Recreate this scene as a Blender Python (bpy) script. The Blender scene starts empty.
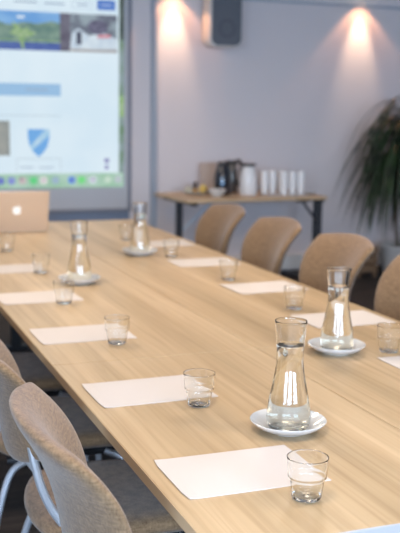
import bpy, bmesh, math, random
from mathutils import Vector, Matrix
random.seed(7)
sc = bpy.context.scene
COL = sc.collection
PI = math.pi
TZ = 0.74            # table top height

# ------------------------------------------------------------------ materials
def new_mat(name):
    m = bpy.data.materials.new(name); m.use_nodes = True
    nt = m.node_tree; b = nt.nodes['Principled BSDF']
    return m, nt, b
def plain(name, col, rough=.5, metal=0., spec=.5, bump=0., bscale=60., coat=0.):
    m, nt, b = new_mat(name)
    b.inputs['Base Color'].default_value = (*col, 1)
    b.inputs['Roughness'].default_value = rough
    b.inputs['Metallic'].default_value = metal
    b.inputs['Specular IOR Level'].default_value = spec
    b.inputs['Coat Weight'].default_value = coat
    tc = nt.nodes.new('ShaderNodeTexCoord')
    n = nt.nodes.new('ShaderNodeTexNoise'); n.inputs['Scale'].default_value = bscale
    nt.links.new(tc.outputs['Object'], n.inputs['Vector'])
    mr = nt.nodes.new('ShaderNodeMapRange')
    mr.inputs['To Min'].default_value = max(0, rough-.04); mr.inputs['To Max'].default_value = min(1, rough+.04)
    nt.links.new(n.outputs['Fac'], mr.inputs['Value']); nt.links.new(mr.outputs['Result'], b.inputs['Roughness'])
    if bump:
        bp = nt.nodes.new('ShaderNodeBump'); bp.inputs['Strength'].default_value = bump
        bp.inputs['Distance'].default_value = .003
        nt.links.new(n.outputs['Fac'], bp.inputs['Height']); nt.links.new(bp.outputs['Normal'], b.inputs['Normal'])
    return m
def emis(name, col, s=1.0):
    m = bpy.data.materials.new(name); m.use_nodes = True; nt = m.node_tree
    nt.nodes.clear()
    e = nt.nodes.new('ShaderNodeEmission'); o = nt.nodes.new('ShaderNodeOutputMaterial')
    e.inputs['Color'].default_value = (*col, 1); e.inputs['Strength'].default_value = s
    nt.links.new(e.outputs[0], o.inputs[0]); return m
def emis_noise(name, c1, c2, scale, s=1.0, stretch=(1, 1, 1)):
    m = emis(name, c1, s); nt = m.node_tree
    e = [n for n in nt.nodes if n.type == 'EMISSION'][0]
    tc = nt.nodes.new('ShaderNodeTexCoord'); mp = nt.nodes.new('ShaderNodeMapping'); mp.inputs['Scale'].default_value = stretch
    n = nt.nodes.new('ShaderNodeTexNoise'); n.inputs['Scale'].default_value = scale; n.inputs['Detail'].default_value = 4
    r = nt.nodes.new('ShaderNodeValToRGB')
    r.color_ramp.elements[0].position = .38; r.color_ramp.elements[0].color = (*c1, 1)
    r.color_ramp.elements[1].position = .62; r.color_ramp.elements[1].color = (*c2, 1)
    nt.links.new(tc.outputs['Object'], mp.inputs[0]); nt.links.new(mp.outputs[0], n.inputs['Vector'])
    nt.links.new(n.outputs['Fac'], r.inputs[0]); nt.links.new(r.outputs[0], e.inputs['Color'])
    return m
def wood(name, c_dark, c_mid, c_light, rough=.36, along='Y', k=1.0):
    m, nt, b = new_mat(name)
    tc = nt.nodes.new('ShaderNodeTexCoord')
    geo = nt.nodes.new('ShaderNodeObjectInfo')
    add = nt.nodes.new('ShaderNodeVectorMath'); add.operation = 'ADD'
    nt.links.new(tc.outputs['Object'], add.inputs[0]); nt.links.new(geo.outputs['Location'], add.inputs[1])
    def noise(sx, sy, detail, dist=0.):
        mp = nt.nodes.new('ShaderNodeMapping')
        mp.inputs['Scale'].default_value = (sx*k, sy*k, 1) if along == 'Y' else (sy*k, sx*k, 1)
        n = nt.nodes.new('ShaderNodeTexNoise'); n.inputs['Scale'].default_value = 1; n.inputs['Detail'].default_value = detail
        n.inputs['Distortion'].default_value = dist
        nt.links.new(add.outputs[0], mp.inputs[0]); nt.links.new(mp.outputs[0], n.inputs['Vector'])
        return n
    def ramp(n, stops):
        r = nt.nodes.new('ShaderNodeValToRGB'); e = r.color_ramp.elements
        e[0].position, e[0].color = stops[0][0], (*stops[0][1], 1); e[1].position, e[1].color = stops[-1][0], (*stops[-1][1], 1)
        for p, c in stops[1:-1]:
            x = e.new(p); x.color = (*c, 1)
        nt.links.new(n.outputs['Fac'], r.inputs[0]); return r
    broad = ramp(noise(8, .28, 2), [(.3, c_dark), (.5, c_mid), (.7, c_light)])
    fine = ramp(noise(75, 1.3, 6, .2), [(.25, (.70, .64, .57)), (.45, (.93, .91, .88)), (.7, (1.06, 1.05, 1.04))])
    cath = ramp(noise(20, .8, 3, .8), [(.40, (1, 1, 1)), (.47, (.86, .81, .76)), (.54, (1, 1, 1))])
    mx = nt.nodes.new('ShaderNodeMix'); mx.data_type = 'RGBA'; mx.blend_type = 'MULTIPLY'; mx.inputs[0].default_value = .75
    nt.links.new(broad.outputs[0], mx.inputs[6]); nt.links.new(fine.outputs[0], mx.inputs[7])
    m2 = nt.nodes.new('ShaderNodeMix'); m2.data_type = 'RGBA'; m2.blend_type = 'MULTIPLY'; m2.inputs[0].default_value = .55
    nt.links.new(mx.outputs[2], m2.inputs[6]); nt.links.new(cath.outputs[0], m2.inputs[7])
    nt.links.new(m2.outputs[2], b.inputs['Base Color'])
    b.inputs['Roughness'].default_value = rough; b.inputs['Specular IOR Level'].default_value = .45
    return m
def fabric(name, ca, cb):
    m, nt, b = new_mat(name)
    tc = nt.nodes.new('ShaderNodeTexCoord')
    def nz(s, st):
        mp = nt.nodes.new('ShaderNodeMapping'); mp.inputs['Scale'].default_value = st
        n = nt.nodes.new('ShaderNodeTexNoise'); n.inputs['Scale'].default_value = s; n.inputs['Detail'].default_value = 5
        nt.links.new(tc.outputs['Object'], mp.inputs[0]); nt.links.new(mp.outputs[0], n.inputs['Vector']); return n
    a = nz(120, (.35, .35, 2.2)); c = nz(120, (2., 2., .3))
    ad = nt.nodes.new('ShaderNodeMath'); ad.operation = 'ADD'
    nt.links.new(a.outputs['Fac'], ad.inputs[0]); nt.links.new(c.outputs['Fac'], ad.inputs[1])
    r = nt.nodes.new('ShaderNodeMapRange'); r.inputs['From Min'].default_value = .7; r.inputs['From Max'].default_value = 1.3
    nt.links.new(ad.outputs[0], r.inputs['Value'])
    mx = nt.nodes.new('ShaderNodeMix'); mx.data_type = 'RGBA'; mx.inputs[6].default_value = (*ca, 1); mx.inputs[7].default_value = (*cb, 1)
    nt.links.new(r.outputs[0], mx.inputs[0]); nt.links.new(mx.outputs[2], b.inputs['Base Color'])
    b.inputs['Roughness'].default_value = .9; b.inputs['Specular IOR Level'].default_value = .2
    b.inputs['Sheen Weight'].default_value = .25; b.inputs['Sheen Roughness'].default_value = .5
    bp = nt.nodes.new('ShaderNodeBump'); bp.inputs['Strength'].default_value = .35; bp.inputs['Distance'].default_value = .002
    nt.links.new(ad.outputs[0], bp.inputs['Height']); nt.links.new(bp.outputs['Normal'], b.inputs['Normal'])
    return m
def glassmat(name, ior, col=(1, 1, 1), rough=0.):
    m, nt, b = new_mat(name)
    b.inputs['Base Color'].default_value = (*col, 1); b.inputs['Roughness'].default_value = rough
    b.inputs['IOR'].default_value = ior; b.inputs['Transmission Weight'].default_value = 1
    return m

M = {}
M['table'] = wood('pale_oak_laminate', (.40, .295, .170), (.50, .368, .220), (.59, .450, .285), rough=.40)
M['edge'] = wood('oak_edge_band', (.46, .32, .18), (.52, .37, .22), (.58, .42, .27), rough=.5)
M['end_edge'] = plain('pale_end_band', (.40, .38, .39), .4)
M['sidewood'] = wood('beech_laminate', (.52, .37, .22), (.58, .42, .26), (.64, .48, .31), rough=.45, along='X')
M['brownwood'] = wood('brown_wood', (.11, .065, .035), (.14, .085, .05), (.18, .11, .06), rough=.6, along='X')
M['tray'] = wood('tray_wood', (.50, .38, .31), (.54, .42, .35), (.58, .46, .39), rough=.6, along='X')
M['fabric'] = fabric('tan_wool', (.130, .074, .037), (.280, .174, .092))
M['metal'] = plain('silver_paint', (.50, .52, .55), .35, .55)
M['black'] = plain('black_steel', (.012, .012, .014), .4)
M['darkgrey'] = plain('dark_grey_steel', (.035, .04, .05), .4, .3)
M['strut'] = plain('zinc_strut', (.50, .58, .66), .4)
M['paper'] = plain('paper', (.62, .575, .55), .8, spec=.2, bump=.06, bscale=90)
M['porcelain'] = plain('porcelain', (.64, .635, .62), .14, spec=.6, coat=.3)
M['glass'] = glassmat('clear_glass', 1.46, (.985, .995, .99))
M['water'] = glassmat('water', 1.33, (.985, .965, .90))
M['wall'] = plain('lilac_wall_paint', (.66, .61, .615), .75, spec=.2, bump=.05, bscale=30)
M['panel_blue'] = plain('blue_grey_panel', (.17, .22, .32), .6)
M['ceiling'] = plain('ceiling_paint', (.62, .61, .60), .85, spec=.2)
M['post'] = plain('grey_painted_steel', (.36, .40, .46), .45)
M['white'] = plain('white_paint', (.70, .69, .67), .5)
M['spkwhite'] = plain('speaker_shell', (.66, .63, .60), .5)
M['grille'] = plain('speaker_grille', (.11, .12, .14), .65, bump=.4, bscale=220)
M['grillering'] = plain('speaker_cone_grey', (.085, .09, .11), .7)  # cone ring, a slightly darker grey than the grille
M['alu'] = plain('laptop_aluminium', (.70, .53, .38), .45, .6)
M['key'] = plain('black_keys', (.02, .02, .02), .5)
M['logo'] = emis('lit_lid_logo', (1, .97, .93), 1.1)
M['flaskblack'] = plain('flask_black', (.012, .016, .028), .22, coat=.5)
M['flaskgrey'] = plain('flask_bronze', (.13, .12, .11), .3, .5)
M['flaskwhite'] = plain('flask_white', (.74, .74, .74), .3)
M['glint'] = plain('glint_light_blue', (.25, .45, .70), .3)
M['cup'] = plain('paper_cup', (.82, .81, .80), .5)
M['cupgrey'] = plain('paper_cup_grey', (.55, .53, .52), .5)
M['yellow'] = plain('yellow_food', (.75, .52, .13), .6, bump=.5, bscale=80)
M['crust'] = plain('brown_crust', (.42, .25, .10), .7, bump=.6, bscale=60)
M['darkfood'] = plain('dark_food', (.05, .03, .02), .6)
M['greenish'] = plain('pale_food', (.50, .47, .36), .6, bump=.4, bscale=60)
M['pot'] = plain('pot_grey', (.50, .50, .50), .55)
M['soil'] = plain('soil', (.03, .02, .015), .95, bump=1, bscale=60)
M['bark'] = plain('bark', (.09, .065, .045), .9, bump=.8, bscale=60)
def leafmat():
    m, nt, b = new_mat('leaf'); tc = nt.nodes.new('ShaderNodeTexCoord'); n = nt.nodes.new('ShaderNodeTexNoise'); n.inputs['Scale'].default_value = 9
    r = nt.nodes.new('ShaderNodeValToRGB'); r.color_ramp.elements[0].position = .35; r.color_ramp.elements[0].color = (.006, .016, .007, 1)
    r.color_ramp.elements[1].position = .7; r.color_ramp.elements[1].color = (.026, .060, .018, 1)
    nt.links.new(tc.outputs['Object'], n.inputs['Vector']); nt.links.new(n.outputs['Fac'], r.inputs[0]); nt.links.new(r.outputs[0], b.inputs['Base Color'])
    b.inputs['Roughness'].default_value = .38; return m
M['leaf'] = leafmat()
def carpet():
    m, nt, b = new_mat('dark_brown_floor'); tc = nt.nodes.new('ShaderNodeTexCoord')
    mp = nt.nodes.new('ShaderNodeMapping'); mp.inputs['Scale'].default_value = (4, 22, 1); mp.inputs['Rotation'].default_value = (0, 0, .35)
    n = nt.nodes.new('ShaderNodeTexNoise'); n.inputs['Scale'].default_value = 1; n.inputs['Detail'].default_value = 5
    n2 = nt.nodes.new('ShaderNodeTexNoise'); n2.inputs['Scale'].default_value = 260
    r = nt.nodes.new('ShaderNodeValToRGB'); r.color_ramp.elements[0].position = .35; r.color_ramp.elements[0].color = (.016, .011, .009, 1)
    r.color_ramp.elements[1].position = .7; r.color_ramp.elements[1].color = (.052, .036, .028, 1)
    nt.links.new(tc.outputs['Object'], mp.inputs[0]); nt.links.new(mp.outputs[0], n.inputs['Vector']); nt.links.new(tc.outputs['Object'], n2.inputs['Vector'])
    nt.links.new(n.outputs['Fac'], r.inputs[0]); nt.links.new(r.outputs[0], b.inputs['Base Color'])
    bp = nt.nodes.new('ShaderNodeBump'); bp.inputs['Strength'].default_value = .5; bp.inputs['Distance'].default_value = .003
    nt.links.new(n2.outputs['Fac'], bp.inputs['Height']); nt.links.new(bp.outputs['Normal'], b.inputs['Normal'])
    b.inputs['Roughness'].default_value = .85; return m
M['floor'] = carpet()

# ------------------------------------------------------------------ mesh helpers
def obj(name, bm, mat, parent=None, smooth=True, loc=None, bevel=0., seg=2, angle=35):
    me = bpy.data.meshes.new(name)
    bmesh.ops.recalc_face_normals(bm, faces=bm.faces)
    bm.to_mesh(me); bm.free()
    o = bpy.data.objects.new(name, me); COL.objects.link(o)
    if isinstance(mat, (list, tuple)):
        for x in mat: me.materials.append(x)
    elif mat: me.materials.append(mat)
    if smooth:
        for p in me.polygons: p.use_smooth = True
        try: me.set_sharp_from_angle(angle=math.radians(angle))
        except Exception: pass
    if bevel:
        b = o.modifiers.new('bevel', 'BEVEL'); b.width = bevel; b.segments = seg; b.limit_method = 'ANGLE'; b.angle_limit = math.radians(40)
        b.harden_normals = False
    if parent: o.parent = parent
    if loc: o.location = loc
    return o
def box(bm, x0, x1, y0, y1, z0, z1, mi=0):
    v = [bm.verts.new(p) for p in ((x0,y0,z0),(x1,y0,z0),(x1,y1,z0),(x0,y1,z0),(x0,y0,z1),(x1,y0,z1),(x1,y1,z1),(x0,y1,z1))]
    for f in ((3,2,1,0),(4,5,6,7),(0,1,5,4),(1,2,6,5),(2,3,7,6),(3,0,4,7)):
        fc = bm.faces.new([v[i] for i in f]); fc.material_index = mi
    return bm
def boxo(name, dims, mat, parent=None, bevel=0., seg=2, loc=None):
    return obj(name, box(bmesh.new(), *dims), mat, parent, smooth=bevel > 0, bevel=bevel, seg=seg, loc=loc)
def dense(prof, step=.0035):
    out = [prof[0]]
    for (r0, z0), (r1, z1) in zip(prof, prof[1:]):
        n = max(1, int(math.hypot(r1-r0, z1-z0)/step))
        out += [(r0+(r1-r0)*k/n, z0+(z1-z0)*k/n) for k in range(1, n+1)]
    return out
def lathe(bm, prof, n=48, c=(0, 0), closed=False):
    rings = []
    for r, z in prof:
        if r < 1e-6: rings.append([bm.verts.new((c[0], c[1], z))])
        else: rings.append([bm.verts.new((c[0]+r*math.cos(2*PI*i/n), c[1]+r*math.sin(2*PI*i/n), z)) for i in range(n)])
    pairs = list(zip(rings, rings[1:]))
    if closed: pairs.append((rings[-1], rings[0]))
    for a, b in pairs:
        for i in range(n):
            j = (i+1) % n
            if len(a) == 1 and len(b) == 1: continue
            if len(a) == 1: bm.faces.new((a[0], b[i], b[j]))
            elif len(b) == 1: bm.faces.new((a[i], b[0], a[j]))
            else: bm.faces.new((a[i], b[i], b[j], a[j]))
    return bm
def smoothpath(pts, n=6):
    out = []
    P = [Vector(p) for p in pts]; P = [2*P[0]-P[1]] + P + [2*P[-1]-P[-2]]
    for i in range(1, len(P)-2):
        for k in range(n):
            t = k/n; a, b, c, d = P[i-1], P[i], P[i+1], P[i+2]
            out.append(.5*((2*b)+(c-a)*t+(2*a-5*b+4*c-d)*t*t+(-a+3*b-3*c+d)*t**3))
    out.append(P[-2]); return out
def tube(bm, pts, r, n=10, cap=True):
    pts = [Vector(p) for p in pts]; prev = None; rings = []
    up = None
    for i, p in enumerate(pts):
        t = (pts[min(i+1, len(pts)-1)]-pts[max(i-1, 0)]).normalized()
        if up is None:
            up = Vector((0, 0, 1)) if abs(t.z) < .9 else Vector((1, 0, 0))
        s = t.cross(up).normalized(); up = s.cross(t).normalized()
        rr = r[i] if isinstance(r, (list, tuple)) else r
        rings.append([bm.verts.new(p+s*rr*math.cos(2*PI*k/n)+up*rr*math.sin(2*PI*k/n)) for k in range(n)])
    for a, b in zip(rings, rings[1:]):
        for k in range(n): bm.faces.new((a[k], a[(k+1) % n], b[(k+1) % n], b[k]))
    if cap: bm.faces.new(rings[0][::-1]); bm.faces.new(rings[-1])
    return bm
def pillow(bm, func, nu=20, nv=20, th=.04, p=8.):
    """closed cushion: func(u,v) gives the mid surface, thickness thins to a round edge"""
    def nrm(u, v):
        e = .01
        a = func(u+e, v)-func(u-e, v); b = func(u, v+e)-func(u, v-e)
        return a.cross(b).normalized()
    def T(u, v):
        m = max(abs(u), abs(v)); return math.sqrt(max(0, 1-m**p))
    g = {}
    us = [math.sin(PI/2*(-1+2*i/nu)) for i in range(nu+1)]; vs = [math.sin(PI/2*(-1+2*i/nv)) for i in range(nv+1)]
    for s in (1, -1):
        for i, u in enumerate(us):
            for j, v in enumerate(vs):
                edge = i in (0, nu) or j in (0, nv)
                if edge and s == -1: g[(s, i, j)] = g[(1, i, j)]; continue
                t = T(u, v); tt = th(u, v) if callable(th) else th
                g[(s, i, j)] = bm.verts.new(func(u, v)+nrm(u, v)*s*t*tt/2)
    for s in (1, -1):
        for i in range(nu):
            for j in range(nv):
                q = [g[(s, i, j)], g[(s, i+1, j)], g[(s, i+1, j+1)], g[(s, i, j+1)]]
                if s < 0: q = q[::-1]
                bm.faces.new(q)
    return bm
def sq2round(u, v, k=.28):
    """pull the corners of the unit square in, to a rounded rectangle"""
    return u*math.sqrt(1-k*v*v*u*u*1.0), v*math.sqrt(1-k*u*u*v*v*1.0)

def thing(name, label, cat, loc=(0, 0, 0), rz=0., group=None):
    o = bpy.data.objects.new(name, None); COL.objects.link(o); o.empty_display_size = .1
    o.location = loc; o.rotation_euler = (0, 0, rz); tag(o, label, cat, group); return o
def tag(o, label, cat=None, group=None):
    o['label'] = label
    if cat: o['category'] = cat
    if group: o['group'] = group
    return o
def struct(o, label=None):
    o['kind'] = 'structure'
    if label: o['label'] = label
    return o
def dup(o, label, loc, rz=None, group=None):
    r = o.copy(); COL.objects.link(r); r.location = loc
    if rz is not None: r.rotation_euler = (0, 0, rz)
    r['label'] = label
    if group: r['group'] = group
    for ch in list(o.children):
        c = ch.copy(); COL.objects.link(c); c.parent = r
        for g in ch.children:
            d = g.copy(); COL.objects.link(d); d.parent = c
    return r

# ------------------------------------------------------------------ the room
XL, XR, YN, YF, H = -2.6, 6.6, -2.8, 7.85, 2.5
struct(boxo('floor', (XL-.2, XR+.2, YN-.2, YF+.2, -.1, 0), M['floor']))
struct(boxo('ceiling', (XL-.2, XR+.2, YN-.2, YF+.2, H, H+.1), M['ceiling']))
struct(boxo('wall_back', (XL-.2, XR+.2, YF, YF+.15, 0, H), M['wall']))
struct(boxo('wall_right', (XR, XR+.15, YN, YF, 0, H), M['wall']))
# near wall with its two windows, left wall with its window
def wall_with_holes(name, axis, at, t, a0, a1, holes):
    bm = bmesh.new(); edges = [a0]
    def add(s0, s1, z0, z1):
        if axis == 'Y': box(bm, s0, s1, at-t, at, z0, z1)
        else: box(bm, at-t, at, s0, s1, z0, z1)
    cur = a0
    for h0, h1, z0, z1 in holes:
        add(cur, h0, 0, H); add(h0, h1, 0, z0); add(h0, h1, z1, H); cur = h1
    add(cur, a1, 0, H)
    return struct(obj(name, bm, M['wall'], smooth=False))
nh = [(-1.9, .1, .9, 2.2), (1.0, 3.0, .9, 2.2)]
lh = [(-2.2, -.2, .9, 2.2)]
wall_with_holes('wall_near', 'Y', YN, .15, XL, XR, nh)
wall_with_holes('wall_left', 'X', XL, .15, YN, YF, lh)
def window(n, axis, at, h):
    h0, h1, z0, z1 = h; bm = bmesh.new(); w = .05
    def add(s0, s1, a, b):
        if axis == 'Y': box(bm, s0, s1, at-.11, at-.05, a, b)
        else: box(bm, at-.11, at-.05, s0, s1, a, b)
    add(h0, h1, z0, z0+w); add(h0, h1, z1-w, z1); add(h0, h0+w, z0, z1); add(h1-w, h1, z0, z1)
    m = (h0+h1)/2; add(m-.025, m+.025, z0, z1)
    f = struct(obj('window_%d' % n, bm, M['white'], smooth=False))
    bm = bmesh.new()
    if axis == 'Y': box(bm, h0, h1, at-.083, at-.077, z0, z1)
    else: box(bm, at-.083, at-.077, h0, h1, z0, z1)
    obj('pane', bm, M['glass'], f, smooth=False)
window(1, 'Y', YN, nh[0]); window(2, 'Y', YN, nh[1]); window(3, 'X', XL, lh[0])
struct(boxo('trim_1', (XL, XR, YF-.018, YF, 2.345, 2.365), M['post'], bevel=.003))
# low service duct that runs along the foot of the far wall
bm = bmesh.new(); box(bm, 1.2, XR, YF-.05, YF, .02, .135); box(bm, 1.2, XR, YF-.065, YF, .135, .155)
struct(obj('baseboard_back', bm, M['white'], bevel=.004))
# dark blue-grey band on the wall below the screen
struct(boxo('trim_2', (-.6, 2.36, YF-.02, YF, .30, .575), M['panel_blue'], bevel=.003))
# grey post beside the screen
bm = bmesh.new(); box(bm, 2.545, 2.592, YF-.05, YF, 0, 2.345); box(bm, 2.556, 2.581, YF-.062, YF-.05, 0, 2.345)
struct(obj('trim_3', bm, M['post'], bevel=.004))

# ------------------------------------------------------------------ projection screen and its picture
scr = thing('projection_screen', 'wall projection screen showing a web page with a blue crest', 'screen', (1.3, YF, .6))
def S(o): return o
def wy(k): return -.022-.0012*k
def to_local(pts): return [(x-1.3, z-.6) for x, z in pts]
obj('screen_surface', box(bmesh.new(), -1.05, 1.045, -.02, -.004, .0, 1.74), plain('screen_cloth', (.48, .49, .52), .7), scr, smooth=False)
bm = bmesh.new(); box(bm, 1.045, 1.075, -.03, -.002, -.01, 1.74); box(bm, -1.05, 1.075, -.03, -.002, -.022, .004)
obj('frame', bm, plain('screen_border', (.22, .23, .27), .6), scr, bevel=.003)
def slab(bm, pts, k):
    """polygon on the screen, k layers out"""
    f = [bm.verts.new((x-1.3, wy(k), z-.6)) for x, z in pts]; b = [bm.verts.new((x-1.3, wy(k)+.0010, z-.6)) for x, z in pts]
    bm.faces.new(f); bm.faces.new(b[::-1]); n = len(f)
    for i in range(n): bm.faces.new((f[i], f[(i+1) % n], b[(i+1) % n], b[i]))
def pic(name, polys, k, mat, parent, label=None):
    bm = bmesh.new()
    for p in polys: slab(bm, p, k)
    o = obj(name, bm, mat, parent, smooth=False)
    if label: o['label'] = label
    return o
def R(x0, x1, z0, z1): return [(x0, z0), (x1, z0), (x1, z1), (x0, z1)]
E_ = 1.0
desk = pic('projected_image', [R(.28, 2.313, .779, 2.335)], 0, emis_noise('desktop_picture', (.19, .32, .20), (.36, .46, .50), 7, .8), scr)
pic('dock', [R(.28, 2.308, .783, .90)], 1, emis_noise('dock_green', (.38, .62, .46), (.50, .70, .60), 6, .9), desk)
pic('browser_window', [R(.28, 2.268, .90, 2.325)], 1, emis_noise('page_white', (.66, .80, .90), (.72, .84, .92), 2, 1.0), desk)
tgb = emis('text_grey_blue', (.36, .46, .60), .9)
for q_ in [R(1.42, 1.60, 2.236, 2.248), R(1.66, 1.82, 2.232, 2.244), R(1.92, 2.01, 2.235, 2.246), R(1.50, 1.68, 1.562, 1.572), R(1.45, 1.56, .948, .956), R(1.6, 1.72, .945, .953)]: pic('text_line', [q_], 3, tgb, desk)
pic('outlined_button', [R(1.878, 2.05, 2.262, 2.268), R(1.878, 2.05, 2.208, 2.213), R(1.878, 1.883, 2.208, 2.268), R(2.045, 2.05, 2.208, 2.268)], 2, emis('outline_blue', (.52, .64, .78), .9), desk)
pic('blue_button', [R(2.087, 2.237, 2.207, 2.285)], 2, emis('button_blue', (.10, .22, .62), .9), desk)
pic('button_text', [R(2.115, 2.205, 2.24, 2.252)], 3, emis('text_pale', (.45, .58, .85), .9), desk)
# landscape picture: sky, hills, water, a tree
pic('landscape_sky', [R(.30, 1.781, 2.06, 2.170)], 2, emis_noise('sky_blue', (.18, .40, .78), (.30, .54, .86), 3, .9, (1, 1, 3)), desk)
pic('landscape_cloud', [R(1.44, 1.50, 2.115, 2.135)], 3, emis('cloud_white', (.7, .8, .9), 1), desk)
hills = [(.30, 1.925)] + [(.30+i*.0617, 2.095+.022*math.sin(i*.55+1.2)+.010*math.sin(i*1.7)-max(0, i-19)*.006) for i in range(25)] + [(1.781, 1.925)]
pic('landscape_hills', [hills], 4, emis_noise('hill_green', (.15, .26, .24), (.26, .38, .32), 14, .9, (1, 1, 2)), desk)
pic('landscape_water', [R(.30, 1.781, 1.872, 1.945)], 5, emis_noise('water_blue', (.09, .14, .40), (.13, .20, .48), 10, .9, (1, 1, 3)), desk)
pic('landscape_shore', [R(.30, 1.781, 1.935, 1.95)], 6, emis_noise('shore_green', (.22, .38, .22), (.36, .50, .34), 20, .9), desk)
tree = [(1.478, 1.88), (1.496, 1.88), (1.49, 1.96), (1.55, 1.98), (1.60, 2.01), (1.53, 2.02), (1.53, 2.05), (1.48, 2.03), (1.44, 2.07), (1.40, 2.09), (1.42, 2.04), (1.38, 2.0), (1.45, 1.97)]
pic('landscape_tree', [tree], 7, emis_noise('tree_green', (.26, .44, .20), (.40, .54, .34), 30, .9), desk)
# second picture: two people at a table
pic('photo_background', [R(1.781, 2.252, 1.872, 2.170)], 2, emis_noise('photo_grey', (.16, .18, .24), (.34, .42, .48), 12, .9), desk)
pic('photo_dark_pillar', [R(1.781, 1.865, 1.875, 2.170)], 3, emis_noise('photo_brown', (.13, .12, .17), (.19, .19, .25), 10, .9), desk)
pic('photo_white_cloth', [[(1.86, 1.89), (2.25, 1.90), (2.25, 1.98), (2.14, 2.03), (2.02, 2.0), (1.93, 2.06), (1.88, 2.02)]], 4, emis_noise('photo_cloth', (.55, .66, .78), (.70, .80, .88), 12, .95), desk)
pic('photo_dark_head', [[(2.02+.085*math.cos(a)+.07, 2.07+.06*math.sin(a)) for a in [i*PI/6 for i in range(12)]]], 5, emis_noise('photo_dark', (.10, .10, .16), (.22, .22, .32), 40, .9), desk)
pic('photo_vase', [R(1.915, 1.955, 1.93, 2.03)], 6, emis('photo_vase_dark', (.09, .10, .15), .9), desk)
pic('photo_red', [[(2.08, 1.985), (2.20, 1.99), (2.19, 2.015), (2.10, 2.01)]], 7, emis('photo_pink', (.70, .28, .34), .9), desk)
pic('photo_table', [R(1.86, 2.252, 1.872, 1.895)], 6, emis_noise('photo_tan', (.38, .38, .40), (.52, .50, .50), 30, .9, (1, 1, 3)), desk)
pic('blue_bar', [R(.30, 1.784, 1.517, 1.615)], 2, emis('bar_blue', (.36, .58, .84), .9), desk)
pic('grey_photo', [R(.95, 1.37, 1.046, 1.320)], 2, emis_noise('photo_stone', (.30, .33, .33), (.42, .43, .40), 9, .9), desk)
tln = emis('line_grey', (.52, .62, .70), .95)
for q_ in [R(.3, 1.781, 1.360, 1.366), R(1.42, 1.425, .915, 1.022), R(1.775, 1.78, .915, 1.022), R(1.42, 1.78, 1.018, 1.024)]: pic('divider_line', [q_], 2, tln, desk)
sh = [(1.513, 1.256), (1.69, 1.256), (1.688, 1.19), (1.672, 1.12), (1.64, 1.07), (1.600, 1.035), (1.560, 1.07), (1.528, 1.12), (1.514, 1.19)]
pic('crest_shield', [sh], 2, emis('crest_blue', (.20, .46, .86), .9), desk)
pic('crest_stripe', [[(1.530, 1.12), (1.545, 1.085), (1.689, 1.21), (1.69, 1.254), (1.655, 1.254)]], 3, emis_noise('crest_pale', (.40, .66, .88), (.56, .76, .92), 30, .9), desk)
pm = emis('icon_purple', (.28, .28, .55), .9)
for q_ in (R(2.145, 2.185, .985, 1.02), R(2.15, 2.178, .93, .965)): pic('page_icon', [q_], 2, pm, desk)
icon_cols = [(1.291, (.18, .24, .62)), (1.378, (.28, .34, .72)), (1.466, (.62, .55, .55)), (1.555, (.16, .70, .28)), (1.637, (.86, .84, .84)), (1.735, (.38, .52, .66)), (1.868, (.14, .34, .86)), (1.952, (.22, .78, .28)), (2.045, (.72, .78, .88)), (2.173, (.62, .78, .66)), (2.262, (.55, .62, .66)), (1.2, (.2, .3, .7)), (1.1, (.7, .3, .3))]
for x, c in icon_cols:
    pic('dock_icon', [[(x+.034*math.cos(a)*(abs(math.cos(a))**-.35 if abs(math.cos(a)) > .1 else 1)*.9, .845+.030*math.sin(a)) for a in [i*PI/8 for i in range(16)]]], 2, emis('icon', c, .9), desk)
mk = emis('mark', (.30, .15, .30), .8)
for q_ in [R(1.86, 1.876, .835, .855), R(1.628, 1.650, .838, .852), R(2.037, 2.055, .838, .853), R(1.448, 1.464, .848, .868)]: pic('icon_mark', [q_], 3, mk, desk)
pic('wallpaper_strip', [R(2.272, 2.312, 1.36, 1.53)], 2, emis_noise('leaf_green', (.34, .56, .24), (.48, .66, .40), 30, .8), desk)
pic('wallpaper_shade', [R(2.272, 2.312, 1.98, 2.33)], 2, emis_noise('leaf_dark', (.07, .10, .10), (.16, .20, .20), 30, .8), desk)

# ------------------------------------------------------------------ tables
TXL, TXM, TXR = .560, 1.183, 1.806
YS = [1.376, 2.592, 4.42, 5.908]
def conf_table(x0, x1, y0, y1, side, near, label):
    w, d = x1-x0, y1-y0; g = .0012
    t = thing('conference_table', label, 'table', ((x0+x1)/2, (y0+y1)/2, 0), 0, 'pale oak tables pushed together')
    a, b = w/2-g, d/2-g
    obj('tabletop', box(bmesh.new(), -a, a, -b, b, TZ-.025, TZ), M['table'], t, bevel=.0015, seg=2)
    bm = bmesh.new(); s = -1 if side == 'L' else 1; e = .0016
    box(bm, min(s*a, s*(a+e)), max(s*a, s*(a+e)), -b, b, TZ-.0245, TZ-.0008)
    obj('edge_band', bm, M['edge'], t, smooth=False)
    if near:
        q = obj('end_band', box(bmesh.new(), -a, a, -b-.004, -b-.0001, TZ-.026, TZ-.0002), M['end_edge'], t, bevel=.001); q['label'] = 'pale grey end band'
    lx = .14 if side == 'L' else -.14
    for yy in (-d/2+.22, d/2-.22):
        bm = bmesh.new(); box(bm, lx-.03, lx+.03, yy-.02, yy+.02, .03, TZ-.055); obj('leg', bm, M['black'], t, bevel=.004)
        bm = bmesh.new(); box(bm, lx-.07, lx+.07, yy-.025, yy+.025, .0, .03); obj('foot', bm, M['black'], t, bevel=.006)
        bm = bmesh.new(); box(bm, -.2, .2, yy-.02, yy+.02, TZ-.055, TZ-.0255); obj('top_bracket', bm, M['black'], t, bevel=.003)
    obj('crossbar', box(bmesh.new(), lx-.018, lx+.018, -d/2+.24, d/2-.24, TZ-.085, TZ-.05), M['black'], t, bevel=.003)
    return t
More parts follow.
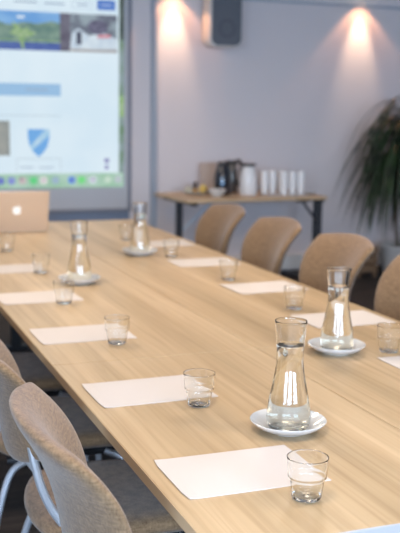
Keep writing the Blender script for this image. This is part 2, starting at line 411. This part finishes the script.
tl = [['pale oak table in the left row nearest the camera, front carafe on it', 'pale oak table in the right row nearest the camera, second carafe on it'],
      ['middle pale oak table of the left row, a carafe and three glasses on it', 'middle pale oak table of the right row, beside three tan chairs'],
      ['far pale oak table of the left row, the silver laptop on it', 'far pale oak table of the right row, below the screen corner']]
for r_ in range(3):
    conf_table(TXL, TXM, YS[r_], YS[r_+1], 'L', r_ == 0, tl[r_][0])
    conf_table(TXM, TXR, YS[r_], YS[r_+1], 'R', r_ == 0, tl[r_][1])

# ------------------------------------------------------------------ chairs
def make_chair():
    t = thing('conference_chair', 'tmp', 'chair', (0, 0, 0), 0, 'tan upholstered chairs around the table')
    def back(u, v):
        a, b = sq2round(u, v, .13)
        h = (b+1)/2
        y = a*(.212+.036*h+.006*h**4)
        x = -.246-.020*h-.070*h*h-.030*h**5+(.068-.010*h*h)*a*a
        z = .590+.317*h+a*a*(.055*(1-h)-.018*h)
        return Vector((x, y, z))
    bm = pillow(bmesh.new(), back, 24, 22, lambda u, v: .046-.008*((v+1)/2), 7)
    obj('backrest', bm, M['fabric'], t, angle=180)
    def seat(u, v):
        a, b = sq2round(u, v, .40)
        return Vector((.02+.235*a, .232*b*(1-.05*a), .440-.022*max(0, a)**2.5+.012*b*b-.006*a*a))
    obj('seat', pillow(bmesh.new(), seat, 22, 22, .062, 7), M['fabric'], t, angle=180)
    for s in (-1, 1):
        pts = [(-.06, s*.168, .404), (-.09, s*.170, .412), (-.14, s*.172, .45), (-.178, s*.172, .50), (-.205, s*.170, .56), (-.220, s*.165, .62), (-.228, s*.160, .665)]
        obj('back_support', tube(bmesh.new(), smoothpath(pts), .0105), M['metal'], t)
        obj('leg', tube(bmesh.new(), smoothpath([(.13, s*.175, .402), (.19, s*.19, .36), (.215, s*.205, .2), (.235, s*.215, .004)]), .0105), M['metal'], t)
        obj('leg', tube(bmesh.new(), smoothpath([(-.10, s*.172, .402), (-.165, s*.185, .36), (-.215, s*.205, .2), (-.26, s*.215, .004)]), .0105), M['metal'], t)
    bm = bmesh.new()
    for s in (-1, 1): tube(bm, [(-.17, s*.168, .402), (.15, s*.172, .402)], .0105)
    for x in (-.09, .11): tube(bm, [(x, -.17, .402), (x, .17, .402)], .009)
    obj('seat_frame', bm, M['black'], t)
    return t
ch = make_chair()
LX, RX = .662, 1.800
chairs = [(LX, 1.700, -.05, 'tan chair in left foreground with its whole backrest showing'),
          (LX-.012, 2.325, -.03, 'tan chair second from front on left, its back cut by the picture edge'),
          (LX-.028, 2.965, 0, 'tan chair third from front on left, its seat under the table'),
          (LX-.028, 3.60, 0, 'tan chair fourth from front on left, mostly under the table'),
          (RX, 3.05, PI, 'tan chair at right edge of the picture beside the paper and carafe'),
          (RX, 3.71, PI, 'tan chair on right with its back behind the right carafe rim'),
          (RX, 4.38, PI, 'tan chair on right in front of the side table right leg'),
          (RX, 5.06, PI, 'farthest tan chair on right, in front of the side table left leg')]
for i, (x, y, a, lb) in enumerate(chairs):
    if i == 0: ch.location = (x, y, 0); ch.rotation_euler.z = a; ch['label'] = lb
    else: dup(ch, lb, (x, y, 0), a)

# ------------------------------------------------------------------ papers
def make_paper():
    bm = bmesh.new(); W, D, n = .297, .21, 12
    top, bot = {}, {}
    for i in range(n+1):
        for j in range(7):
            x = W*i/n; y = D*j/6
            e = max(0, 1-x/.02); z = (.0016+.0014*e*e)*1+0*e*(.5+.5*math.sin(j*1.9+.4))
            c = .004 if (i == 0 and j in (0, 6)) else 0
            top[i, j] = bm.verts.new((x+c, y, z)); bot[i, j] = bm.verts.new((x+c, y, z-.0013))
    for i in range(n):
        for j in range(6):
            bm.faces.new((top[i, j], top[i+1, j], top[i+1, j+1], top[i, j+1]))
            bm.faces.new((bot[i, j], bot[i, j+1], bot[i+1, j+1], bot[i+1, j]))
    for i in range(n):
        bm.faces.new((top[i, 0], bot[i, 0], bot[i+1, 0], top[i+1, 0])); bm.faces.new((top[i+1, 6], bot[i+1, 6], bot[i, 6], top[i, 6]))
    for j in range(6):
        bm.faces.new((top[0, j+1], bot[0, j+1], bot[0, j], top[0, j])); bm.faces.new((top[n, j], bot[n, j], bot[n, j+1], top[n, j+1]))
    return obj('paper_sheet', bm, M['paper'], smooth=False)
pp = make_paper()
papers = [(.592, 1.589, .001, 'white paper sheet at front left, its corner under the nearest glass'),
          (.590, 2.169, .016, 'white paper sheet second from front on the left side'),
          (.582, 2.829, .009, 'white paper sheet third from front on the left side'),
          (.571, 3.452, .026, 'white paper sheet fourth from front on left, before the left carafe'),
          (.572, 4.115, .012, 'white paper sheet farthest back on left, just in front of the laptop'),
          (1.462, 2.170, -.01, 'white paper sheet cut off by the right edge, beside the right glass'),
          (1.480, 2.775, .01, 'white paper sheet on right, behind the right carafe'),
          (1.473, 3.394, .032, 'white paper sheet on right, before the second and third right chairs'),
          (1.463, 4.065, -.017, 'white paper sheet on right, at the farthest right chair'),
          (1.480, 4.70, .0, 'white paper sheet farthest back on right, behind the far glass')]
for i, (x, y, a, lb) in enumerate(papers):
    if i == 0: p = pp; p.location = (x, y, TZ); p.rotation_euler.z = a
    else:
        p = pp.copy(); COL.objects.link(p); p.location = (x, y, TZ); p.rotation_euler = (0, 0, a)
    tag(p, lb, 'paper', 'white paper sheets at the places')

# ------------------------------------------------------------------ glasses and carafes
def make_glass():
    out = [(0, .0004), (.022, .0004), (.0262, .002), (.0278, .006), (.0318, .037), (.0334, .0405), (.0356, .0425), (.0362, .045), (.0386, .0800), (.0384, .0812)]
    inn = [(.0376, .0812), (.0373, .080), (.0349, .0455), (.0322, .041), (.0303, .036), (.0265, .0085), (.022, .0065), (.011, .0072), (0, .0085)]
    return obj('drinking_glass', lathe(bmesh.new(), dense(out+inn, .002), 64), M['glass'], angle=180)
gl = make_glass()
glasses = [(.801, 1.522, 'empty water glass nearest the camera, beside the front left paper'),
           (.814, 2.116, 'second-nearest water glass on left, left of the front carafe'),
           (.798, 2.773, 'third-nearest water glass on left, on the corner of the third paper'),
           (.782, 3.410, 'fourth-nearest water glass on left, just below the left carafe'),
           (.838, 4.085, 'fifth-nearest water glass on left, between laptop and left carafe'),
           (.810, 4.758, 'water glass at left edge, right in front of the laptop'),
           (1.540, 2.435, 'water glass at right picture edge, right of the right carafe'),
           (1.547, 3.084, 'water glass between the two right-hand papers, left of the right carafe'),
           (1.546, 3.701, 'water glass in middle of right side, at the paper of the second chair'),
           (1.523, 4.359, 'farthest water glass on right, below the side table left leg'),
           (1.486, 4.989, 'farthest water glass, just left of the far carafe')]
for i, (x, y, lb) in enumerate(glasses):
    o = gl if i == 0 else gl.copy()
    if i: COL.objects.link(o)
    o.location = (x, y, TZ + (.0019 if i in (0, 1, 2, 3) else .0003)); o.rotation_euler = (0, 0, i*.7)
    tag(o, lb, 'glass', 'empty water glasses at the places')
def curve(prof, n=5):
    P = smoothpath([(r, 0, z) for r, z in prof], n); return [(max(0, p.x), p.z) for p in P]
wall_prof = curve([(.0480, .014), (.0494, .028), (.0455, .062), (.0408, .087), (.0360, .112), (.0318, .136), (.0300, .152), (.0295, .166), (.0307, .188), (.0340, .222), (.0358, .2440)])
def make_carafe():
    out = [(0, .0006), (.034, .0006), (.0425, .003), (.0462, .008)] + wall_prof + [(.0356, .2455), (.0346, .2458)]
    inner = [(r-.0016, z) for r, z in wall_prof][::-1]
    inner[0] = (inner[0][0], .2450)
    out += inner + [(.0440, .0115), (.040, .0088), (.030, .0075), (.014, .0095), (0, .0115)]
    c = obj('water_carafe', lathe(bmesh.new(), dense(out, .003), 72), M['glass'], angle=180)
    lv = .192
    w = [(0, .0112), (.014, .0092), (.030, .0072), (.040, .0085), (.0441, .0112)]
    w += [(r-.0015, z) for r, z in wall_prof if z < lv]
    rl = .0310-.0014
    w += [(rl+.0002, lv), (rl-.002, lv-.0012), (0, lv-.0014)]
    obj('water', lathe(bmesh.new(), dense(w, .003), 72), M['water'], c, angle=60)
    return c
def make_saucer():
    pr = [(0, .003), (.036, .003), (.038, .0006), (.044, .0006), (.046, .003), (.060, .0075), (.075, .0160), (.0845, .0250), (.0856, .0270), (.0845, .0278), (.073, .0195), (.060, .0118), (.051, .0080), (.046, .0066), (0, .0066)]
    return obj('saucer', lathe(bmesh.new(), pr, 72), M['porcelain'], angle=50)
ca, sa = make_carafe(), make_saucer()
cars = [(.939, 1.884, 'front'), (1.388, 2.480, 'right'), (.936, 3.80, 'left'), (1.399, 4.46, 'far')]
txt = {'front': ('tall glass carafe of water nearest the camera, on a white saucer', 'white round saucer under the nearest water carafe'),
       'right': ('glass carafe of water at right, before the large right chair', 'white round saucer under the right carafe, second nearest'),
       'left': ('glass carafe of water on left side, right of the laptop', 'white round saucer under the left-hand carafe near the fourth paper'),
       'far': ('farthest glass carafe of water, just below the screen corner', 'white round saucer under the farthest carafe')}
for i, (x, y, k) in enumerate(cars):
    if i == 0: c, s = ca, sa; c.location = (x, y, TZ+.0068); c['label'] = txt[k][0]
    else:
        c = dup(ca, txt[k][0], (x, y, TZ+.0068), i*.5); s = sa.copy(); COL.objects.link(s)
    s.location = (x, y, TZ)
    tag(c, txt[k][0], 'carafe', 'water carafes down the table'); tag(s, txt[k][1], 'saucer', 'saucers under the carafes')

# ------------------------------------------------------------------ laptop
lp = thing('laptop', 'open silver laptop seen from behind at the far end, lid logo lit', 'laptop', (.985, 5.47, TZ))
obj('base', box(bmesh.new(), -.18, .18, 0, .245, .001, .014), M['alu'], lp, bevel=.005, seg=3)
lid = obj('lid', box(bmesh.new(), -.18, .18, -.006, 0, 0, .226), M['alu'], lp, bevel=.0025, seg=3)
lid.location = (0, .002, .013); lid.rotation_euler = (math.radians(14), 0, 0)
bm = bmesh.new()
for r_ in range(5):
    for c_ in range(13): box(bm, -.14+c_*.0216, -.14+c_*.0216+.018, .045+r_*.021, .045+r_*.021+.017, .0135, .0148)
obj('keyboard', bm, M['key'], lp, smooth=False)
# lid emblem: an apple outline with a bite and a leaf
s_ = .0245; AP = []
half = [(0, .62), (.22, .74), (.50, .78), (.78, .60), (.93, .30)]
bite = [(.80, .15), (.72, -.05), (.74, -.25), (.90, -.42)]
low = [(.78, -.70), (.55, -1.0), (.32, -1.12), (0, -1.02)]
left = [(-.32, -1.12), (-.55, -1.0), (-.82, -.62), (-.97, -.15), (-.93, .30), (-.78, .60), (-.50, .78), (-.22, .74)]
bm = bmesh.new()
def flat(pts):
    f = [bm.verts.new((x*s_, -.0071, z*s_)) for x, z in pts]; b = [bm.verts.new((x*s_, -.0058, z*s_)) for x, z in pts]
    bm.faces.new(f); bm.faces.new(b[::-1])
    for i in range(len(f)): bm.faces.new((f[i], f[(i+1) % len(f)], b[(i+1) % len(f)], b[i]))
flat(half+bite+low+left); flat([(.02, .82), (.30, .92), (.40, 1.28), (.12, 1.16)])
lg = obj('lid_logo', bm, M['logo'], lid, smooth=False); lg.location = (0, 0, .120); lg['label'] = 'lit white fruit emblem'

# ------------------------------------------------------------------ side table and what stands on it
st = thing('folding_side_table', 'long pale wood folding table with dark legs against the far wall', 'table', (3.20, 7.40, 0), math.radians(3.5))
obj('tabletop', box(bmesh.new(), -.640, .618, -.34, .34, TZ-.026, TZ), M['sidewood'], st, bevel=.003)
for s, ys, x, xs, zl, zh in ((-1, (-.02, .035), -.558, -.26, .44, TZ-.045), (1, (-.28, -.205), .585, .44, .52, TZ-.045)):
    for yy in ys:
        obj('leg', box(bmesh.new(), x-.015, x+.015, yy-.015, yy+.015, .03, TZ-.05), M['darkgrey'], st, bevel=.004)
    ym = sum(ys)/2
    obj('strut', tube(bmesh.new(), [(x-s*.004, ym, zl), (xs, ym, zh)], .011), M['strut'] if s < 0 else M['darkgrey'], st)
    obj('hinge', box(bmesh.new(), min(xs-.05, xs+.05), max(xs-.05, xs+.05), ym-.03, ym+.03, TZ-.05, TZ-.0265), M['black'], st, bevel=.003)
    bm = bmesh.new(); box(bm, x-.025, x+.025, -.31, .31, TZ-.052, TZ-.0265); obj('top_bracket', bm, M['black'], st, bevel=.004)
    bm = bmesh.new(); box(bm, x-.02, x+.02, -.30, .30, .0, .03); obj('foot', bm, M['darkgrey'], st, bevel=.004)
T0 = TZ
def jug(name, label, x, y, body, top, h, r, handle_ang, glint=False, lean=0):
    t = thing(name, label, 'jug', (x, y, T0), handle_ang, 'vacuum jugs on the side table')
    pr = [(0, .001), (r*.96, .001), (r, .006), (r, h*.42), (r*.93, h*.62), (r*.72, h*.80), (r*.60, h*.86), (r*.60, h*.885), (0, h*.885)]
    obj('body', lathe(bmesh.new(), pr, 40), body, t)
    bm = lathe(bmesh.new(), [(0, h*.886), (r*.62, h*.886), (r*.66, h*.93), (r*.5, h*.975), (0, h*.985)], 32)
    obj('lid', bm, top, t)
    bm = bmesh.new(); tube(bm, smoothpath([(-r*.5, 0, h*.95), (-r*1.0, 0, h*1.0), (-r*1.45, 0, h*.93), (-r*1.5, 0, h*.6), (-r*1.25, 0, h*.34), (-r*.97, 0, h*.30)]), .009, 8)
    obj('handle', bm, top, t)
    bm = bmesh.new(); tube(bm, [(r*.35, 0, h*.92), (r*.85, 0, h*.955)], [.014, .009], 8)
    obj('spout', bm, top, t)
    if glint:  # small pale blue disc, a highlight painted onto the jug side
        b = obj('glint', lathe(bmesh.new(), [(0, 0), (.014, 0), (.014, .003), (0, .003)], 20), M['glint'], t)
        an = -PI/2-.35-handle_ang; b.location = (r*.97*math.cos(an), r*.97*math.sin(an), h*.36)
        b.rotation_euler = (PI/2, 0, an+PI/2)
    return t
jug('coffee_jug', 'black vacuum jug with painted light blue glint on side table', 3.030, 7.42, M['flaskblack'], M['black'], .272, .066, PI*.55, True)
jug('coffee_jug', 'bronze grey vacuum jug half hidden between black and white jugs', 3.190, 7.60, M['flaskgrey'], M['black'], .275, .050, PI*.9)
jug('coffee_jug', 'white vacuum jug with black lid on side table', 3.245, 7.38, M['flaskwhite'], M['black'], .262, .074, PI*-.08)
# small wooden tray leaning on the wall
tr = thing('wooden_tray', 'light brown tray leaning upright against wall behind the bowl', 'tray', (3.02, 7.70, T0+.001))
tr.rotation_euler = (math.radians(-5), 0, 0)
obj('panel', box(bmesh.new(), -.065, .065, 0, .006, .002, .242), M['tray'], tr, bevel=.002)
bm = bmesh.new()
for a in ((-.07, -.063, 0, .245), (.063, .07, 0, .245), (-.07, .07, 0, .008), (-.07, .07, .237, .245)): box(bm, a[0], a[1], -.016, .007, a[2], a[3])
obj('rim', bm, M['tray'], tr, bevel=.002)
# plate of snacks
pl = obj('snack_plate', lathe(bmesh.new(), [(0, .001), (.07, .001), (.10, .008), (.125, .016), (.124, .019), (.098, .011), (.07, .005), (0, .005)], 40), M['porcelain'])
pl.location = (2.85, 7.52, T0); tag(pl, 'white snack plate at left end of side table', 'plate')
def lump(name, label, x, y, z, rx, ry, rz, mat, seed, cat='snack'):
    rnd = random.Random(seed); bm = bmesh.new(); bmesh.ops.create_uvsphere(bm, u_segments=20, v_segments=12, radius=1)
    a, b, c = rnd.random()*6, rnd.random()*6, rnd.random()*6
    for v in bm.verts:
        k = 1+.10*math.sin(3*v.co.x+a)*math.cos(4*v.co.y+b)+.05*math.sin(7*v.co.z+c)
        v.co = Vector((v.co.x*rx*k, v.co.y*ry*k, max(v.co.z, -.75)*rz*k))
    o = obj(name, bm, mat); o.location = (x, y, z+rz*.76); o.rotation_euler.z = rnd.random()*3
    return tag(o, label, cat, 'snacks on the side table plate')
lump('bread_roll', 'pale roll at the left end of the snack plate', 2.775, 7.52, T0+.012, .030, .034, .030, M['greenish'], 1)
lump('bread_roll', 'brown crusty roll near front of the snack plate', 2.815, 7.465, T0+.012, .028, .024, .024, M['crust'], 2)
lump('dark_cake', 'small dark round cake on top of the snack plate', 2.846, 7.555, T0+.014, .020, .018, .050, M['darkfood'], 3)
lump('yellow_pastry', 'bright yellow pastry in middle of the snack plate', 2.895, 7.505, T0+.012, .030, .030, .036, M['yellow'], 4)
lump('brown_pastry', 'golden brown pastry right of the yellow one on plate', 2.935, 7.56, T0+.012, .026, .028, .024, M['crust'], 5)
bw = thing('serving_bowl', 'small white serving bowl in front of the black jug', 'bowl', (2.925, 7.27, T0))
obj('bowl', lathe(bmesh.new(), [(0, .001), (.034, .001), (.038, .006), (.062, .030), (.078, .056), (.075, .058), (.058, .032), (.034, .010), (0, .008)], 40), M['porcelain'], bw)
obj('contents', lathe(bmesh.new(), [(0, .012), (.036, .012), (.060, .036), (.066, .043), (.04, .049), (0, .050)], 32), M['greenish'], bw)
# cup stacks
def make_cup():
    pr = [(0, .003), (.0195, .003), (.020, .0), (.0215, .0), (.0325, .082), (.0340, .083), (.0344, .0855), (.0335, .0865), (.0318, .085), (.0210, .006), (0, .0045)]
    return obj('paper_cup', lathe(bmesh.new(), pr[::-1], 28), M['cup'])
cup = make_cup(); cup_g = None; first = True
stacks = [(3.515, 7.26, 'leftmost of the three bright front stacks'), (3.594, 7.262, 'middle of the three bright front stacks'),
          (3.672, 7.265, 'rightmost of the three bright front stacks'), (3.385, 7.36, 'dim stack beside the white jug'), (3.465, 7.375, 'dim stack second from the white jug'), (3.55, 7.38, 'dim stack behind the front stacks')]
for si, (x, y, lb) in enumerate(stacks):
    for k in range(7):
        o = cup if first else cup.copy()
        if not first: COL.objects.link(o)
        first = False
        o.location = (x, y, T0+.009+k*.0165); o.rotation_euler = (0, 0, k)
        pos = 'bottom white cup, ' if k == 0 else ('top white cup, ' if k == 6 else 'white cup nested inside, ')
        tag(o, pos+lb, 'cup', 'white cups stacked on the side table' if k in (0, 6) else 'nested cups of the '+lb)
ct = obj('cup_tray', box(bmesh.new(), -.17, .17, -.13, .13, 0.001, .008), M['cupgrey'], bevel=.003); ct.location = (3.54, 7.33, T0)
tag(ct, 'thin pale tray under the stacks of white cups', 'tray')
for k in range(3):
    pr = [(0, .001), (.03, .001), (.05, .007), (.056, .010), (.055, .0115), (.03, .0045), (0, .0045)]
    if k == 0: sp = obj('side_plate', lathe(bmesh.new(), pr, 32), M['porcelain']); o = sp
    else: o = sp.copy(); COL.objects.link(o)
    o.location = (3.77, 7.30, T0+.0055*k)
    tag(o, ['bottom', 'middle', 'top'][k]+' small white plate of the pile right of the cups', 'plate', 'small plates beside the cups')

# ------------------------------------------------------------------ wall loudspeaker
sp = thing('wall_loudspeaker', 'white wall loudspeaker with dark grey grille high on far wall', 'loudspeaker', (3.122, 7.62, 1.938))
def rounded_prism(w0, w1, h, y0, y1, r, n=8, bulge=0):
    bm = bmesh.new(); pts = []
    for cx, cz, a0 in ((w0+r, r, PI), (w1-r, r, 1.5*PI), (w1-r, h-r, 0), (w0+r, h-r, .5*PI)):
        for i in range(n+1):
            a = a0+i*PI/2/n; pts.append((cx+r*math.cos(a), cz+r*math.sin(a)))
    pts2 = []
    for x, z in pts:
        f = 1+bulge*(1-((z-h/2)/(h/2))**2); pts2.append(((x-(w0+w1)/2)*f+(w0+w1)/2, z))
    a = [bm.verts.new((x, y0, z)) for x, z in pts2]; b = [bm.verts.new((x, y1, z)) for x, z in pts2]
    bm.faces.new(a); bm.faces.new(b[::-1]); m = len(a)
    for i in range(m): bm.faces.new((a[i], b[i], b[(i+1) % m], a[(i+1) % m]))
    return bm
obj('cabinet', rounded_prism(-.142, .142, .47, -.01, .17, .062, bulge=.05), M['spkwhite'], sp, bevel=.008, seg=3)
obj('grille', rounded_prism(-.128, .128, .444, -.024, -.009, .055, bulge=.05), M['grille'], sp, bevel=.005, seg=2).location = (0, 0, .013)
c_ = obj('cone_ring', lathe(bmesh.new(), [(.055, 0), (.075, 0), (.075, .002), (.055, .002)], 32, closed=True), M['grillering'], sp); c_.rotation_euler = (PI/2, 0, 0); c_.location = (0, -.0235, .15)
obj('wall_bracket', box(bmesh.new(), -.04, .04, .17, .228, .14, .32), M['spkwhite'], sp, bevel=.006)

# ------------------------------------------------------------------ potted plant
pt = thing('potted_dragon_plant', 'tall potted plant with long drooping dark green leaves in the right corner', 'plant', (4.73, 7.33, 0))
obj('pot', lathe(bmesh.new(), [(0, .0), (.155, .0), (.165, .01), (.205, .25), (.215, .262), (.215, .275), (.20, .28), (.19, .27), (.185, .22), (0, .22)], 48), M['pot'], pt)
obj('soil', lathe(bmesh.new(), [(0, .215), (.186, .215), (.19, .24), (.1, .25), (0, .252)], 32), M['soil'], pt)
def stem(pts, r): obj('trunk', tube(bmesh.new(), smoothpath(pts), r, 10), M['bark'], pt)
stem([(0, 0, .22), (-.01, .0, .6), (.02, .01, 1.0), (.01, 0, 1.38)], .020)
stem([(.05, .02, .22), (.09, .01, .5), (.13, .02, .8), (.12, .02, 1.12)], .018)
stem([(-.04, .02, .22), (-.07, .02, .5), (-.06, .02, .78), (-.09, .01, 1.0)], .015)
bm = bmesh.new(); rnd = random.Random(11)
def leaf(base, az, el, L, w, droop):
    N = 14; pos = Vector(base); dirv = Vector((math.cos(az)*math.cos(el), math.sin(az)*math.cos(el), math.sin(el)))
    side = Vector((-math.sin(az), math.cos(az), 0)); rows = []
    sl = L/N
    for i in range(N+1):
        t = i/N; ww = w*(.45+.55*min(1, t*5))*(1-t**2.6)+.0006
        up = side.cross(dirv).normalized()
        rows.append((bm.verts.new(pos+side*ww), bm.verts.new(pos-up*ww*.35), bm.verts.new(pos-side*ww)))
        dirv = (dirv+Vector((0, 0, -1))*droop*(.5+1.2*t)*(1-max(0, -dirv.z))**.6).normalized()
        pos = pos+dirv*sl
        if pos.y > .46: pos.y = .46
        if pos.z < .30: pos.z = .30
    for a, b in zip(rows, rows[1:]):
        bm.faces.new((a[0], a[1], b[1], b[0])); bm.faces.new((a[1], a[2], b[2], b[1]))
for hx, hy, hz, cnt in ((.01, 0, 1.38, 115), (.12, .02, 1.12, 65), (-.09, .01, 1.05, 85)):
    for k in range(cnt):
        az = rnd.random()*2*PI; el = rnd.uniform(.35, 1.35); L = rnd.uniform(.62, 1.04)*(1.05 if hz > 1.3 else .90)
        leaf((hx, hy, hz-rnd.uniform(0, .14)), az, el, L, rnd.uniform(.010, .016), rnd.choice((rnd.uniform(.38, .55), rnd.uniform(.5, .95))))
obj('foliage', bm, M['leaf'], pt, angle=80)
# brown crate at the foot of the wall
cr = thing('wooden_crate', 'low brown slatted wooden crate on floor left of the plant pot', 'crate', (4.37, 7.42, 0))
bm = bmesh.new()
for z in (.05, .125, .20): box(bm, -.09, .09, -.12, -.108, z, z+.06); box(bm, -.09, .09, .108, .12, z, z+.06); box(bm, -.09, -.078, -.108, .108, z, z+.06); box(bm, .078, .09, -.108, .108, z, z+.06)
obj('slats', bm, M['brownwood'], cr, smooth=False)
bm = bmesh.new()
for x in (-.088, .066):
    for y in (-.107, .085): box(bm, x, x+.022, y, y+.022, 0, .27)
box(bm, -.078, .078, -.108, .108, .05, .06)
obj('frame', bm, M['brownwood'], cr, smooth=False)

# ------------------------------------------------------------------ ceiling lamps
def lightlamp(name, kind, loc, rot, energy, col, **kw):
    l = bpy.data.lights.new(name, kind); l.energy = energy; l.color = col
    for k, v in kw.items(): setattr(l, k, v)
    o = bpy.data.objects.new(name, l); COL.objects.link(o); o.location = loc; o.rotation_euler = rot; return o
spots = [(2.735, 'left'), (4.500, 'right')]
dl0 = None
for x, s in spots:
    lb = 'small white ceiling downlight above the %s' % ('far wall left of the loudspeaker' if s == 'left' else 'far wall near the plant')
    if dl0 is None:
        dl0 = thing('ceiling_downlight', lb, 'downlight', (x, YF-.13, H), 0, 'ceiling downlights by the far wall')
        obj('housing', lathe(bmesh.new(), [(.040, 0), (.044, 0), (.044, -.030), (.038, -.030), (.036, -.004)], 32, closed=True), M['white'], dl0)
        obj('bulb', lathe(bmesh.new(), [(0, -.004), (.034, -.004), (.030, -.014), (0, -.016)], 32), emis('warm_bulb', (1, .75, .45), 12), dl0)
    else: dup(dl0, lb, (x, YF-.13, H))
    lightlamp('downlight_beam', 'SPOT', (x, YF-.13, H-.035), (0, 0, 0), 13, (1, .46, .22), spot_size=math.radians(90), spot_blend=.25, shadow_soft_size=.02)
    lightlamp('downlight_core', 'SPOT', (x, YF-.13, H-.035), (math.radians(12), 0, 0), 44, (1, .70, .46), spot_size=math.radians(42), spot_blend=.9, shadow_soft_size=.02)
first = None
for i, (x, y) in enumerate([(.3, 1.2), (2.0, 1.2), (.3, 3.6), (2.0, 3.6), (1.2, 5.9), (4.4, 3.2)]):
    lb = 'square ceiling light panel ' + ['above the near left chairs', 'above the near right side', 'above the left middle chairs', 'above the right middle chairs', 'above the far table end', 'above the open floor on the right'][i]
    if first is None:
        first = thing('ceiling_light_panel', lb, 'ceiling light', (x, y, H), 0, 'ceiling light panels')
        obj('housing', box(bmesh.new(), -.25, .25, -.25, .25, -.03, -.0005), M['white'], first, bevel=.004)
        obj('diffuser', box(bmesh.new(), -.23, .23, -.23, .23, -.034, -.0301), emis('diffuser_glow', (1, .86, .68), 3), first, smooth=False)
    else: dup(first, lb, (x, y, H))
    lightlamp('panel_light', 'AREA', (x, y, H-.04), (0, 0, 0), 21, (1, .83, .66), shape='SQUARE', size=.46)
# daylight through the windows
def winlight(axis, h, e):
    h0, h1, z0, z1 = h
    l = lightlamp('window_daylight', 'AREA', ((h0+h1)/2, YN+.01, (z0+z1)/2) if axis == 'Y' else (XL+.01, (h0+h1)/2, (z0+z1)/2),
                  (math.radians(90), 0, 0) if axis == 'Y' else (math.radians(90), 0, math.radians(-90)), e, (.55, .74, 1.0), shape='RECTANGLE', size=h1-h0-.1, size_y=z1-z0-.1)
winlight('Y', nh[0], 225); winlight('Y', nh[1], 200); winlight('X', lh[0], 150)

w = bpy.data.worlds.new('daylight_sky'); sc.world = w; w.use_nodes = True; nt = w.node_tree
bg = nt.nodes['Background']
sky = nt.nodes.new('ShaderNodeTexSky'); sky.sky_type = 'HOSEK_WILKIE'; sky.turbidity = 4; sky.sun_direction = (.2, .6, .75)
nt.links.new(sky.outputs[0], bg.inputs[0]); bg.inputs[1].default_value = .6

# ------------------------------------------------------------------ camera
F, PITCH, YAW, ROLL, CH = 975.2, .16262, .36629, .014396, .7132
cam = bpy.data.cameras.new('camera'); co = bpy.data.objects.new('camera', cam); COL.objects.link(co)
Fw = Vector((math.sin(YAW)*math.cos(PITCH), math.cos(YAW)*math.cos(PITCH), -math.sin(PITCH)))
Rt = Vector((math.cos(YAW), -math.sin(YAW), 0)); Up = Rt.cross(Fw)
R2 = Rt*math.cos(ROLL)+Up*math.sin(ROLL); U2 = -Rt*math.sin(ROLL)+Up*math.cos(ROLL)
mt = Matrix((R2, U2, -Fw)).transposed().to_4x4(); mt.translation = Vector((0, 0, CH+TZ))
co.matrix_world = mt
cam.sensor_fit = 'VERTICAL'; cam.sensor_height = 36; cam.lens = F/533*36
cam.clip_start = .05; cam.clip_end = 60
cam.dof.use_dof = True; cam.dof.focus_distance = 1.98; cam.dof.aperture_fstop = 4.6
sc.camera = co

sc.view_settings.view_transform = 'Standard'; sc.view_settings.look = 'None'; sc.view_settings.gamma = 1
sc.view_settings.exposure = 0; sc.view_settings.use_curve_mapping = False
c = sc.cycles
c.max_bounces = 20; c.transmission_bounces = 18; c.glossy_bounces = 6; c.diffuse_bounces = 5; c.transparent_max_bounces = 12
c.caustics_reflective = True; c.caustics_refractive = True; c.blur_glossy = .6; c.sample_clamp_indirect = 6
c.use_denoising = True
